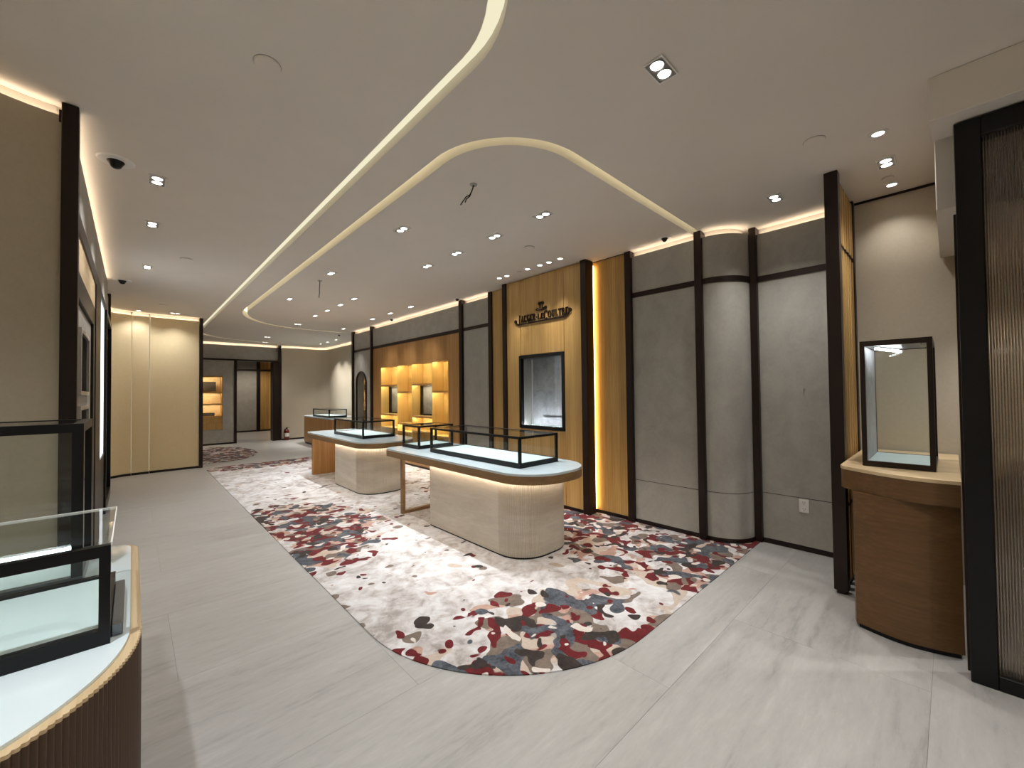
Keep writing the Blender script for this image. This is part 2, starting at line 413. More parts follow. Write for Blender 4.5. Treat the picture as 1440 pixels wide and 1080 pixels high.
# ================================================================== RIGHT WALL
XW, XR = 4.35, 4.70
bm = B()
bx(bm, 4.43, 4.55, 1.9, 6.38, 0, H); bx(bm, 4.43, 4.55, 9.32, 11.0, 0, H); bx(bm, 4.43, 4.55, 6.38, 9.32, 0, .39); bx(bm, 4.43, 4.55, 6.38, 9.32, 2.21, H); bx(bm, 4.80, 4.9, -2.3, 1.75, 0, H); bx(bm, 4.42, 4.9, 1.75, 1.95, 0, H)
wr = struct(obj('wall_right', bm, 'beige', None), 'right wall of grey panels, oak and dark bronze posts', 'wall')
PLZ = .042
def grey_run(path, parts=((.505, 2.648), (.048, .498)), top=True, jz=.02, mat='grey', led=True, rail=True, plinth=True, th=.014, parent=None):
    parent = parent or wr; sm = len(path) > 2
    for a, b in parts: ribbon('wall_panel', path, a, b, 0, th, mat, parent, sm)
    if top: ribbon('wall_panel', path, 2.705, 3.14, 0, th, mat, parent, sm)
    ribbon('joint_backing', path, jz, 3.132, th+.001, th+.012, 'bronze', parent, sm)
    if rail: ribbon('rail', path, 2.648, 2.705, -.012, th, 'bronze', parent, sm)
    if plinth: ribbon('plinth', path, 0.001, PLZ, -.006, th, 'bronze', parent, sm)
    if led:
        ribbon('cove_led', path, 3.125, 3.131, th+.016, th+.036, 'led', parent, sm)
        ribbon('cove_lining', path, 3.02, H-.001, th+.050, th+.056, 'ceiling', parent, sm)
grey_run([(XW, 10.90), (XW, 9.80)])
grey_run([(XW, 9.72), (XW, 6.03)], parts=(), jz=2.6, plinth=False)
grey_run([(XW, 5.94), (XW, 5.20)])
grey_run([(XW, 2.555), (XW, 1.805)])
CURV = arc(4.68, 1.72, .33, .33, 180, 270, 14)
grey_run([(4.35, 1.735)] + CURV)
grey_run([(XR, 1.325), (XR, .64)])
def post(x0, x1, y0, y1, z1=H-.004, parent=None, z0=.0075): return box('post', x0, x1, y0, y1, z0, z1, 'bronze', parent or wr, .003)
for y0, y1 in ((10.87, 10.96), (9.72, 9.80), (5.94, 6.03), (5.115, 5.20), (2.555, 2.635), (1.735, 1.808)):
    post(4.305, 4.39, y0, y1)
post(4.645, 4.74, 1.325, 1.39)
# oak wall around the shelf niche
for y0, y1, z0, z1 in ((9.275, 9.72, PLZ, 2.645), (6.03, 6.425, PLZ, 2.645), (6.425, 9.275, 2.175, 2.645), (6.425, 9.275, PLZ, .42)):
    box('oak_board', 4.352, 4.372, y0+.0015, y1-.0015, z0, z1-.0015, 'oak_dark', wr)
box('plinth', 4.345, 4.37, 6.03, 9.72, .001, PLZ, 'bronze', wr)
# the stepped oak feature
box('oak_board', 4.335, 4.36, 4.69, 5.115, .045, H-.004, 'oak', wr)
post(4.165, 4.34, 4.605, 4.688)
XO = 4.19
for y0, y1, z0, z1 in ((4.3175, 4.604, .045, H-.012), (3.483, 4.3115, 2.085, H-.012), (3.483, 4.3115, .045, 1.015), (3.175, 3.477, .045, H-.012)):
    box('oak_board', XO, XO+.02, y0, y1, z0, z1, 'oak', wr)
box('joint_backing', XO+.021, XO+.03, 4.313, 4.60, .04, H-.006, 'bronze', wr)
box('joint_backing', XO+.021, XO+.03, 3.18, 3.479, .04, H-.006, 'bronze', wr)
box('plinth', XO-.006, XO+.02, 3.18, 4.60, .001, .045, 'bronze', wr)
post(4.15, 4.305, 3.085, 3.175)
box('led_strip', 4.308, 4.318, 3.083, 3.155, .06, H-.06, 'led_glow', wr)
box('oak_board', 4.352, 4.37, 2.635, 3.30, .045, H-.008, 'oak', wr)
box('plinth', 4.346, 4.37, 2.635, 3.15, .001, .045, 'bronze', wr)
box('ceiling_shadow_gap', 4.34, 4.36, 2.635, 3.3, H-.007, H-.001, 'bronze', wr)

# ---- far end of the room: beige bay behind the far counter
wb = struct(obj('wall_back', bx(B(), 3.70, 5.5, 15.62, 15.75, 0, H), 'beige', None), 'beige far wall with a curved corner', 'wall')
bay = [(3.70, 15.45), (4.75, 15.45)] + arc(4.75, 15.0, .40, .45, 90, 0, 8)[1:] + [(5.15, 10.95)]
ribbon('wall_panel', bay, .05, 3.14, 0, .02, 'beige', wb, True)
ribbon('plinth', bay, .001, .05, -.006, .02, 'bronze', wb, True)
ribbon('cove_led', bay, 3.125, 3.131, .022, .042, 'led', wb, True)
ribbon('cove_lining', bay, 3.02, H-.001, .056, .064, 'ceiling', wb, True)
box('side_return', 4.37, 5.3, 10.84, 10.93, 0, H, 'beige', wb)
# grey far wall with opening
wf = struct(obj('wall_far', bx(B(), -.4, 1.2, 15.66, 15.78, 0, H), 'grey', None), 'grey far wall with a dark framed opening and a lit niche', 'wall')
YF = 15.6
for x0, x1, z0, z1 in ((.9, 3.63, 2.70, 3.14), (2.08, 2.37, .46, 2.645), (.9, 2.08, 2.155, 2.645), (.9, 2.37, .05, .452)):
    box('wall_panel', x0, x1, YF, YF+.02, z0, z1, 'grey', wf)
box('rail', .9, 3.64, YF-.012, YF+.04, 2.645, 2.70, 'bronze', wf)
box('plinth', .9, 2.37, YF-.006, YF+.02, .001, .05, 'bronze', wf)
box('post', 2.37, 2.445, YF-.02, YF+.1, .001, 2.645, 'bronze', wf)
box('jamb_panel', 3.44, 3.63, YF-.15, YF+.2, .001, 2.645, 'bronze', wf, .004)
box('post', 3.62, 3.69, YF-.16, YF+.03, .001, H-.004, 'bronze', wf, .003)
box('header_backing', .9, 3.64, YF+.07, YF+.10, 2.645, H, 'ceiling', wf)
ribbon('cove_led', [(.9, YF), (3.62, YF)], 3.125, 3.131, .024, .044, 'led', wf)
# room behind the opening
wp = struct(obj('wall_passage', bx(B(), 1.0, 5.4, 20.05, 20.15, 0, H), 'grey', None), 'grey and oak wall of the passage beyond the far opening', 'wall')
box('wall_panel', 2.4, 3.83, 20.0, 20.05, .06, 2.55, 'grey', wp); box('wall_panel', 2.4, 3.83, 20.0, 20.05, 2.62, 3.1, 'grey', wp)
box('post', 3.83, 3.95, 19.9, 20.05, .001, H-.004, 'bronze', wp)
box('rail', 2.4, 5.0, 19.96, 20.02, 2.55, 2.62, 'bronze', wp); box('plinth', 2.4, 5.0, 19.97, 20.04, .001, .06, 'bronze', wp)
for k in range(6): box('oak_board', 3.955+.16*k, 4.11+.16*k, 20.0, 20.04, .06, 3.15, 'oak', wp)
box('led_strip', 4.42, 4.44, 19.98, 19.995, .1, 3.1, 'led_glow', wp)

# ================================================================== LEFT WALLS
XL = -.265
wl = struct(obj('wall_left', bx(B(), -.60, -.46, 3.5, 9.25, 0, H), 'taupe', None), 'left wall with grey fascia, oak panels and dark door frame', 'wall')
box('wall_panel', XL-.02, XL, 3.44, 8.02, 2.75, 3.14, 'grey', wl)
box('cove_led', XL-.045, XL-.025, 3.44, 8.02, 3.125, 3.131, 'led', wl)
box('cove_lining', XL-.07, XL-.06, 3.44, 9.25, 3.0, H-.001, 'ceiling', wl)
box('rail', XL-.03, XL+.006, 3.44, 6.38, 2.63, 2.75, 'bronze', wl, .002)
box('oak_board', XL-.03, XL-.005, 3.44, 5.60, 2.395, 2.63, 'oak_light', wl)
box('post', XL-.08, XL+.004, 5.60, 6.38, .001, 2.75, 'bronze', wl, .003)
box('post', XL-.19, XL+.0, 9.20, 9.28, .001, H-.004, 'bronze', wl, .003)
post(-.30, -.232, 3.36, 3.43, H-.004, wl)
box('door_frame', XL-.16, XL-.004, 3.44, 3.52, .001, 2.395, 'black', wl, .003)
box('door_frame', XL-.16, XL-.004, 5.42, 5.60, .001, 2.395, 'black', wl, .003)
box('door_frame', XL-.16, XL-.004, 3.52, 5.42, 2.22, 2.395, 'black', wl, .003)
# door leaf with two glazed openings
d2 = struct(thing('door_2', 'grey door with two glazed openings in the left wall', 'door', (XL-.12, 4.47, 0)))
for nm, y0, y1, z0, z1 in (('stile', 3.53, 4.25, .01, 2.21), ('stile', 5.02, 5.41, .01, 2.21), ('rail', 4.25, 5.02, .01, .95), ('rail', 4.25, 5.02, 1.48, 1.56), ('rail', 4.25, 5.02, 2.05, 2.21)):
    box(nm, XL-.06, XL-.022, y0, y1, z0, z1, 'grey', d2, .003)
for z0, z1 in ((.95, 1.48), (1.56, 2.05)):
    box('pane', XL-.045, XL-.039, 4.25, 5.02, z0, z1, 'smoke_glass', d2)
    bm = B(); bx(bm, XL-.022, XL-.006, 4.25, 4.29, z0, z1); bx(bm, XL-.022, XL-.006, 4.98, 5.02, z0, z1); bx(bm, XL-.022, XL-.006, 4.29, 4.98, z0, z0+.03); bx(bm, XL-.022, XL-.006, 4.29, 4.98, z1-.03, z1)
    obj('glazing_bead', bm, 'silver', d2)
# light box and dark glass further along
lb = thing('light_box', 'tall white light box panel beside dark post on the left wall', 'light box', (XL-.06, 6.9, .8))
box('face', XL-.025, XL-.015, 6.42, 7.55, .82, 2.68, 'lightbox', lb)
bm = B(); bx(bm, XL-.10, XL-.026, 6.39, 7.58, .79, 2.71); obj('housing', bm, 'silver', lb)
bm = B(); bx(bm, XL-.026, XL-.005, 6.39, 6.42, .79, 2.71); bx(bm, XL-.026, XL-.005, 7.55, 7.58, .79, 2.71); bx(bm, XL-.026, XL-.005, 6.42, 7.55, .79, .82); bx(bm, XL-.026, XL-.005, 6.42, 7.55, 2.68, 2.71)
obj('frame', bm, 'black', lb)
gp = struct(thing('window_1', 'dark framed glass panel at the end of the left wall', 'window', (XL-.02, 8.4, 0)))
box('pane', XL-.03, XL-.02, 7.68, 9.12, .12, 2.62, 'smoke_glass', gp); box('dark_lining', XL-.14, XL-.13, 7.68, 9.12, .12, 2.62, 'bronze', gp)
for y0, y1, z0, z1 in ((7.60, 7.68, .001, 2.70), (9.12, 9.195, .001, 2.70), (7.68, 9.12, .001, .12), (7.68, 9.12, 2.62, 2.70)): box('frame', XL-.12, XL+.012, y0, y1, z0, z1, 'black', gp, .003)
box('wall_panel', XL-.03, XL-.01, 6.39, 7.59, .05, .78, 'bronze', wl)
box('wall_panel', XL-.05, XL-.03, 8.03, 9.2, 2.71, 3.14, 'grey', wl)
# cream panels at the end of the aisle
wc = struct(obj('wall_cream', bx(B(), -.8, 1.06, 11.06, 11.16, 0, H), 'cream', None), 'cream fabric panelled wall closing the left aisle', 'wall')
cw = [(-.42, 9.9)] + arc(.12, 10.4, .52, .52, 180, 100, 8) + [(.26, 10.935), (1.04, 10.965)]
cw = [(-.46, 9.3), (-.46, 10.2)] + arc(.02, 10.35, .48, .56, 180, 95, 10)[1:]
def part_run(P): 
    ribbon('wall_panel', P, .045, 3.14, 0, .02, 'cream', wc, True); ribbon('plinth', P, .001, .045, -.006, .02, 'bronze', wc, True)
    ribbon('cove_led', P, 3.125, 3.131, .022, .042, 'led', wc, True); ribbon('cove_lining', P, 3.0, H-.001, .056, .064, 'ceiling', wc, True)
part_run(cw); part_run([(-.012, 10.912), (.24, 10.935)]); part_run([(.252, 10.955), (1.04, 10.965)])
MAT['led_seam'] = emit('seam glow strip', (1, .82, .55), .42)
for a, b, c_ in ((.241, .251, 10.962), (-.026, -.0135, 10.94)): box('seam_light', a, b, c_, c_+.004, .05, 3.13, 'led_seam', wc)
box('post', 1.045, 1.105, 10.93, 11.05, .001, H-.004, 'bronze', wc, .003)
box('return_panel', 1.08, 1.10, 11.05, 15.6, .001, H, 'grey', wc)
# curved taupe niche wall next to the front left counter
wn = struct(obj('wall_left_near', bx(B(), -1.2, -1.1, -2.4, 3.5, 0, H), 'taupe', None), 'curved taupe fabric wall behind the front glass counter', 'wall')
NP = [(-.90, -2.3), (-.90, 2.4)] + arc(-.27, 2.79, .63, .60, 180, 92, 16)
ribbon('wall_panel', NP, .04, 3.14, 0, .02, 'taupe', wn, True); ribbon('plinth', NP, .001, .04, -.006, .02, 'bronze', wn, True)
ribbon('cove_led', NP, 3.122, 3.128, .022, .042, 'led', wn, True); ribbon('cove_lining', NP, 3.0, H-.001, .056, .064, 'ceiling', wn, True)
box('trim_block', -.312, -.298, 3.385, 3.41, 3.10, 3.17, 'bronze', wn)
struct(box('wall_front', -1.3, 5.4, -2.5, -2.4, 0, H, 'beige'), 'beige wall closing the room at the entrance end', 'wall')

# ================================================================== RIGHT ALCOVE, BULKHEAD, DOOR
struct(box('wall_alcove', 4.752, 4.79, -2.3, .60, 0, H-.02, 'beige'), 'beige wall behind the tall glass case', 'wall')
struct(box('shadow_strip', 4.742, 4.79, -2.3, .60, H-.019, H-.002, 'bronze'), 'thin dark strip drawn for the shadow gap between alcove wall and ceiling', 'trim')  # solid dark strip stands in for the shade of the gap
struct(box('beam_header', 3.125, 3.40, -2.3, .048, 2.975, H-.001, 'ceiling', None, .004), 'painted header above the ribbed glass door', 'beam')
struct(box('beam_alcove', 3.45, 4.74, -.9, .036, 2.585, H-.001, 'ceiling', None, .004), 'painted beam dropping from the ceiling beside the alcove', 'beam')
dr = struct(thing('door_1', 'black framed sliding door of vertically ribbed glass', 'door', (3.27, -.75, 0)))
for y0, y1, z0, z1 in ((-.135, -.04, .001, 2.965), (-1.6, -1.5, .001, 2.965), (-1.5, -.135, 2.865, 2.965), (-1.5, -.135, .001, .075)):
    box('frame', 3.235, 3.305, y0, y1, z0, z1, 'black', dr, .003)
bm = B(); nr = 132; y0, y1 = -1.5, -.135; prev = None; sub = 4
for i in range(nr*sub+1):
    y = y0+(y1-y0)*i/(nr*sub); x = 3.262+.006*abs(math.sin(math.pi*i/sub))*-1
    row = (bm.verts.new((x, y, .075)), bm.verts.new((x, y, 2.865)), bm.verts.new((3.272, y, .075)), bm.verts.new((3.272, y, 2.865)))
    if prev:
        bm.faces.new((prev[0], row[0], row[1], prev[1])); bm.faces.new((prev[2], row[2], row[3], prev[3]))
    prev = row
obj('ribbed_pane', bm, 'ribbed', dr, True)
box('edge_strip', 3.312, 3.33, -.075, -.03, .02, 2.5, 'bronze', dr)
# slatted screen between the alcove and the grey wall
ss = thing('slat_screen', 'oak slat screen in dark bronze frame between grey wall and alcove', 'screen', (4.3, .60, 0))
box('post', 3.90, 3.99, .55, .635, .03, H-.003, 'bronze', ss, .003); box('foot', 3.92, 3.985, .565, .62, .001, .03, 'bronze', ss)
box('post', 4.66, 4.735, .555, .63, .001, H-.003, 'bronze', ss, .003)
for z0, z1 in ((.001, .05), (.62, .65), (2.65, 2.69), (H-.04, H-.003)): box('rail', 3.99, 4.66, .575, .61, z0, z1, 'bronze', ss)
for k in range(6):
    x = 4.04+k*.11
    for z0, z1 in ((.05, .62), (.65, 2.65), (2.69, H-.04)):
        sl = box('slat', x, x+.052, .570, .625, z0, z1, 'bronze', ss); box('facing', x, x+.052, .562, .5698, z0, z1, 'oak', sl)  # dark fin sides colour in the shaded gaps between the oak facings

# ================================================================== DISPLAY COUNTERS
def frame_case(name, label, x0, x1, y0, y1, z0, z1, t=.025, bt=.045, deck='white_deck', mat='black', mid=None, group='glass display cases', lowglass=True):
    c = thing(name, label, 'display case', ((x0+x1)/2, (y0+y1)/2, z0), group)
    bm = B(); bx(bm, x0, x1, y0, y0+t, z0, z0+bt); bx(bm, x0, x1, y1-t, y1, z0, z0+bt); bx(bm, x0, x0+t, y0+t, y1-t, z0, z0+bt); bx(bm, x1-t, x1, y0+t, y1-t, z0, z0+bt)
    obj('base_frame', bm, mat, c)
    bm = B(); tt = t*.9; bx(bm, x0, x1, y0, y0+t, z1-tt, z1); bx(bm, x0, x1, y1-t, y1, z1-tt, z1); bx(bm, x0, x0+t, y0+t, y1-t, z1-tt, z1); bx(bm, x1-t, x1, y0+t, y1-t, z1-tt, z1)
    obj('top_frame', bm, mat, c)
    for xx in (x0, x1-t):
        for yy in (y0, y1-t): box('post', xx, xx+t, yy, yy+t, z0+bt, z1-tt, mat, c)
    if mid:
        for yy in mid: box('post', x0, x0+t, yy, yy+t, z0+bt, z1-tt, mat, c); box('post', x1-t, x1, yy, yy+t, z0+bt, z1-tt, mat, c)
    box('deck', x0+t, x1-t, y0+t, y1-t, z0+.004, z0+bt-.004, deck, c)
    g = .006; i = t/2-g/2
    for xx in (x0+i, x1-i-g): box('pane', xx, xx+g, y0+t, y1-t, z0+bt, z1-tt, 'glass', c)
    for yy in (y0+i, y1-i-g): box('pane', x0+t, x1-t, yy, yy+g, z0+bt, z1-tt, 'glass', c)
    box('top_pane', x0+t, x1-t, y0+t, y1-t, z1-tt+.002, z1-.002, 'glass', c)
    return c
def counter(label, y_near, y_far, b_near, b_far, far_r):
    c = thing('display_counter', label, 'counter', (2.92, (y_near+y_far)/2, 0), 'stone display counters')
    X0, X1 = 2.45, 3.40
    O = rrect(X0, X1, y_near, y_far, (far_r, far_r, .40, .40), 18)
    obj('table_top', prism(B(), offs(O, .006, True), .8, .82), 'marble', c)
    ap = loft('apron', O, offs(O, .03, True), .725, .80, 'bronze_trim', c, True)
    obj('top_underside', prism(B(), offs(O, .031, True), .76, .799), 'bronze_trim', c)
    Q = rrect(2.545, 3.305, b_near, b_far, (.012, .012, .30, .30), 20)
    lim = b_near+.33
    Qf = flute(Q, .021, .011, lambda x, y: y < lim)
    st = obj('stone_base', prism(B(), Qf, .022, .745), 'stone', c, True)
    obj('toe_kick', prism(B(), offs(Q, .004, True), .0075, .022), 'black', c)
    L = offs(Q, -.034, True); L2 = offs(Q, -.032, True)
    loft('led_strip', L, L2, .736, .757, 'led_counter', c)
    obj('support_block', prism(B(), offs(Q, .02, True), .745, .76), 'bronze_trim', c)
    return c
c1 = counter('near stone and wood display counter with rectangular bronze loop leg', 2.405, 5.20, 2.62, 4.17, .16)
lg = B()
bx(lg, 2.525, 2.565, 4.785, 4.84, .0075, .73); bx(lg, 3.285, 3.325, 4.785, 4.84, .0075, .73); bx(lg, 2.565, 3.285, 4.785, 4.84, .0075, .045); bx(lg, 2.565, 3.285, 4.785, 4.84, .71, .73)
obj('loop_leg', lg, 'bronze_trim', c1)
c2 = counter('farther stone and wood display counter with solid oak panel leg', 5.78, 8.55, 5.98, 7.22, .16)
box('panel_leg', 2.52, 3.33, 8.31, 8.37, .0075, .73, 'oak_dark', c2, .002)
frame_case('display_case', 'long black framed glass case on the near counter', 2.685, 3.235, 2.79, 4.38, .821, 1.12)
frame_case('display_case', 'small square glass case at the leg end of the near counter', 2.70, 3.235, 4.68, 5.11, .821, 1.12)
frame_case('display_case', 'black framed glass case on the farther counter', 2.70, 3.255, 6.43, 7.69, .821, 1.10)
# far counter in the beige bay
fc = thing('display_counter', 'oak counter standing in the far beige bay', 'counter', (4.45, 13, 0))
O = rrect(3.98, 4.95, 11.55, 14.35, (.05, .45, .05, .05), 12)
obj('body', prism(B(), O, .06, .835), 'oak_dark', fc, True); obj('toe_kick', prism(B(), offs(O, .03, True), .001, .06), 'black', fc)
obj('top', prism(B(), offs(O, -.006, True), .835, .868), 'marble', fc)
frame_case('display_case', 'small glass case on the oak counter in the far bay', 4.09, 4.60, 12.06, 13.47, .869, 1.10)

# ---- front left counter
fo = thing('display_counter', 'curved tambour wood counter with white glass top in the front corner', 'counter', (-.4, 1.8, 0))
O = [(-.86, 2.5)] + [(-.86, 1.10)] + [(-.478, 1.08)] + arc(-.478, 1.58, .50, .5, -88, 0, 20) + [(.022, 2.40)] + arc(-.068, 2.40, .09, .1, 0, 90, 8)[1:]
Of = flute(O, .014, .0045, lambda x, y: x > -.84 and y < 2.45)
obj('tambour_body', prism(B(), Of, .05, .888), 'oak_counter', fo, True)
obj('wood_rim', prism(B(), Of, .888, .896), 'oak_light', fo)
obj('toe_kick', prism(B(), offs(O, .03, True), .001, .05), 'black', fo)
G_ = offs(O, .024, True)
obj('glass_top', prism(B(), G_, .8965, .904), 'white_glass', fo)
nc = thing('display_case', 'low glass case nearest the viewer on the front counter', 'display case', (-.45, 1.75, .905), 'glass display cases')
x0, x1, y0, y1, z0, z1 = -.85, -.040, 1.511, 1.984, .9045, 1.166
t = .022
bm = B(); bx(bm, x0, x1, y0, y0+t, z0, z0+.04); bx(bm, x0, x1, y1-t, y1, z0, z0+.04); bx(bm, x0, x0+t, y0+t, y1-t, z0, z0+.04); bx(bm, x1-t, x1, y0+t, y1-t, z0, z0+.04); obj('base_frame', bm, 'black', nc)
bm = B(); bx(bm, x0, x1, y0, y0+t, z1-.035, z1-.006); obj('front_rail', bm, 'black', nc)
for xx in (x0, x1-t): box('post', xx, xx+t, y0, y0+t, z0+.04, z1-.035, 'black', nc)
box('deck', x0+t, x1-t, y0+t, y1-t, z0+.004, z0+.032, 'white_deck', nc)
box('top_pane', x0, x1, y0, y1, z1-.006, z1, 'glass', nc)
box('pane', x0+t, x1-t, y0+.008, y0+.014, z0+.04, z1-.035, 'glass', nc); box('pane', x1-.014, x1-.008, y0+t, y1-.001, z0+.04, z1-.007, 'glass', nc); box('pane', x0+t, x1-.02, y1-.008, y1-.002, z0+.04, z1-.007, 'glass', nc)
bm = B(); bx(bm, x0, x1, y1, y1+.004, z1-.007, z1+.001); bx(bm, x1, x1+.003, y0, y1, z1-.007, z1+.001); obj('edge_gleam_strip', bm, 'white', nc)  # white strips coloured in for light caught along the glass edges
box('side_rail', -.039, -.016, 1.545, 1.90, z0+.001, z0+.032, 'grey_metal', nc, .002)
tc = thing('display_case', 'tall black framed glass case behind the low one on the front counter', 'display case', (-.5, 2.25, .905), 'glass display cases')
x0, x1, y0, y1, z0, z1 = -.85, -.122, 2.03, 2.44, .9045, 1.458; t = .028
for a in ((x0, x1, y0, y0+t), (x0, x1, y1-t, y1), (x0, x0+t, y0+t, y1-t), (x1-t, x1, y0+t, y1-t)):
    box('base_frame', *a, z0, z0+.035, 'grey_metal', tc); box('top_frame', *a, z1-.03, z1, 'black', tc)
for xx in (x0, x1-t):
    for yy in (y0, y1-t): box('post', xx, xx+t, yy, yy+t, z0+.035, z1-.03, 'black', tc)
box('deck', x0+t, x1-t, y0+t, y1-t, z0+.004, z0+.028, 'white_deck', tc)
for xx in (x0+.01, x1-.016): box('pane', xx, xx+.006, y0+t, y1-t, z0+.035, z1-.03, 'glass', tc)
for yy in (y0+.01, y1-.016): box('pane', x0+t, x1-t, yy, yy+.006, z0+.035, z1-.03, 'glass', tc)
box('top_pane', x0+t, x1-t, y0+t, y1-t, z1-.012, z1-.002, 'glass', tc)
box('led_strip', x0+t, x1-t, y1-t-.012, y1-t-.002, z0+.036, z0+.046, 'led_white', tc)

# ---- alcove cabinet with tall case
cb = thing('curved_cabinet', 'bow fronted oak cabinet standing in the alcove beside the ribbed door', 'cabinet', (4.0, .2, 0))
front = [(4.70, .46), (3.50, .46)] + [(3.456-.062*math.sin(math.pi*k/12)-.0*k, .449-(.473)*k/12) for k in range(13)] + [(4.70, -.024)]
obj('body', prism(B(), front, .03, .872), 'oak_flat', cb, True); obj('toe_kick', prism(B(), offs(front, .015, True), .001, .03), 'black', cb)
front2 = [(4.72, .515), (3.56, .515)] + [(3.535-.165*math.sin(math.pi*(.06+.94*k/12))**.8 if k < 12 else 3.40, .50-(.525)*k/12) for k in range(13)] + [(4.72, -.026)]
front2 = [(4.72, .53), (3.60, .53), (3.545, .505), (3.475, .40), (3.42, .31), (3.39, .237), (3.372, .17), (3.366, .116), (3.372, .06), (3.388, -.026), (4.72, -.026)]
obj('apron', prism(B(), front2, .872, 1.0), 'oak_flat', cb, True); obj('top', prism(B(), offs(front2, -.003, True), 1.0, 1.02), 'oak_light', cb)
tc = thing('display_case', 'tall lit glass case on the alcove cabinet', 'display case', (3.95, .25, 1.021), 'glass display cases')
x0, x1, y0, y1, z0, z1 = 3.66, 4.24, .072, .422, 1.021, 1.868; t = .026
for a in ((x0, x0+t, y0, y1), (x1-t, x1, y0, y1), (x0+t, x1-t, y0, y0+t), (x0+t, x1-t, y1-t, y1)):
    box('base_frame', *a, z0, z0+.035, 'bronze', tc); box('top_frame', *a, z1-.035, z1, 'bronze', tc)
for xx in (x0, x1-t):
    for yy in (y0, y1-t): box('post', xx, xx+t, yy, yy+t, z0+.035, z1-.035, 'bronze', tc)
box('deck', x0+t, x1-t, y0+t, y1-t, z0+.005, z0+.034, 'white_deck', tc)
box('side_panel', x0+t, x1-t, y1-t+.002, y1-t+.012, z0+.035, z1-.035, 'silk_grey', tc)
box('top_panel', x0+t, x1-t, y0+t, y1-t, z1-.03, z1-.012, 'grey_metal', tc)
for xx in (x0+.01, x1-.016): box('pane', xx, xx+.006, y0+t, y1-t, z0+.035, z1-.035, 'glass', tc)
box('pane', x0+t, x1-t, y0+.01, y0+.016, z0+.035, z1-.035, 'glass', tc)
ld = obj('led_bar', tube(B(), [(3.74, .345, z1-.05), (4.16, .25, z1-.05)], .009, 8), 'led_white', tc)
bm = B(); bx(bm, 3.72, 3.78, .09, .13, z1-.058, z1-.036); obj('driver', bm, 'silver', tc)

# ================================================================== WALL NICHE WITH SHELVES
sn = thing('shelf_niche', 'glowing oak shelf niche of four staggered columns in the right wall', 'shelf', (4.55, 7.87, .42))
YD = [9.27, 8.452, 7.80, 7.006, 6.43]; ZB, ZT = .42, 2.172; XB = 4.372+.24
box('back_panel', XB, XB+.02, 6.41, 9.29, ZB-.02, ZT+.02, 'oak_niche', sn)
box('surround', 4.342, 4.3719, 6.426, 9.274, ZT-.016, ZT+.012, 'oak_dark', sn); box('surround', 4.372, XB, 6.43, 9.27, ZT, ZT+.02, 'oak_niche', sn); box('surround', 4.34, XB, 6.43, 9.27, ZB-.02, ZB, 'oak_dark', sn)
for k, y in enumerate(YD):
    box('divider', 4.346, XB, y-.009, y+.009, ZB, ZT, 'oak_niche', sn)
SH = [(1.735, 1.058, .75), (1.573, .88, .70), (1.730, 1.06, .75), (1.573, .88, .70)]
for k in range(4):
    ya, yb = YD[k+1]+.009, YD[k]-.009
    for z in SH[k]:
        sh = box('shelf', 4.356, XB, ya, yb, z-.011, z+.011, 'oak_niche', sn); box('shelf_lip', 4.347, 4.356, ya, yb, z-.026, z+.012, 'oak_dark', sh)
    zs = [ZT]+[z-.011 for z in SH[k]]
    for q, z in enumerate(zs[:3]):
        box('led_strip', 4.376 if q == 0 else 4.358, 4.384 if q == 0 else 4.366, ya+.02, yb-.02, z-.008, z-.002, 'led_niche', sn)
        lo = SH[k][q]+.012
        if not (k in (0, 2) and q == 1): box('led_strip', XB-.010, XB-.002, ya+.001, ya+.007, lo+.01, z-.03, 'led_niche2', sn)
    if k in (0, 2):
        # small framed case set into the back of the column
        fcs = thing('wall_case', ('left' if k == 0 else 'right')+' small black framed wall case inside the glowing niche', 'display case', (XB-.03, (ya+yb)/2, 1.07), 'wall cases in the niche')
        zz0, zz1, f = 1.074, 1.716, .03
        bm = B(); bx(bm, XB-.07, XB-.001, ya, ya+f, zz0, zz1); bx(bm, XB-.07, XB-.001, yb-f, yb, zz0, zz1); bx(bm, XB-.07, XB-.001, ya+f, yb-f, zz0, zz0+f); bx(bm, XB-.07, XB-.001, ya+f, yb-f, zz1-f, zz1); obj('frame', bm, 'black', fcs)
        box('lining', XB-.012, XB-.002, ya+f, yb-f, zz0+f, zz1-f, 'silk_grey', fcs); box('pane', XB-.062, XB-.056, ya+f, yb-f, zz0+f, zz1-f, 'glass', fcs)

# ---- wall window in the oak feature
ww = thing('wall_window', 'black framed lit display window in the oak wall under the lettering', 'display window', (4.4, 3.9, 1.02))
y0, y1, z0, z1 = 3.482, 4.342, 1.022, 2.078; f = .045; xi = XO-.012
for a in ((y0, y0+f, z0, z1), (y1-f, y1, z0, z1), (y0+f, y1-f, z0, z0+f), (y0+f, y1-f, z1-f, z1)): box('frame', xi, XO+.05, a[0], a[1], a[2], a[3], 'black', ww, .002)
xb = XO+.225
box('back_panel', xb, xb+.01, y0, y1, z0, z1, 'silk_grey', ww); box('side_panel', XO+.05, xb, y1-f, y1-f+.012, z0, z1, 'grey', ww); box('corner_bead', xb-.012, xb, y1-f-.012, y1-f, z0+f, z1-f, 'white', ww); box('side_panel', XO+.05, xb, y0+f-.012, y0+f, z0, z1, 'silk_grey', ww)
box('deck', XO+.05, xb, y0+f, y1-f, z0, z0+f-.006, 'white_deck', ww); box('top_panel', XO+.05, xb, y0+f, y1-f, z1-f, z1-f+.01, 'grey_metal', ww)
box('pane', XO+.002, XO+.008, y0+f, y1-f, z0+f, z1-f, 'glass', ww)
box('led_bar', XO+.051, XO+.057, y0+f, y1-f, z0+f-.006, z0+f-.001, 'led_window', ww)
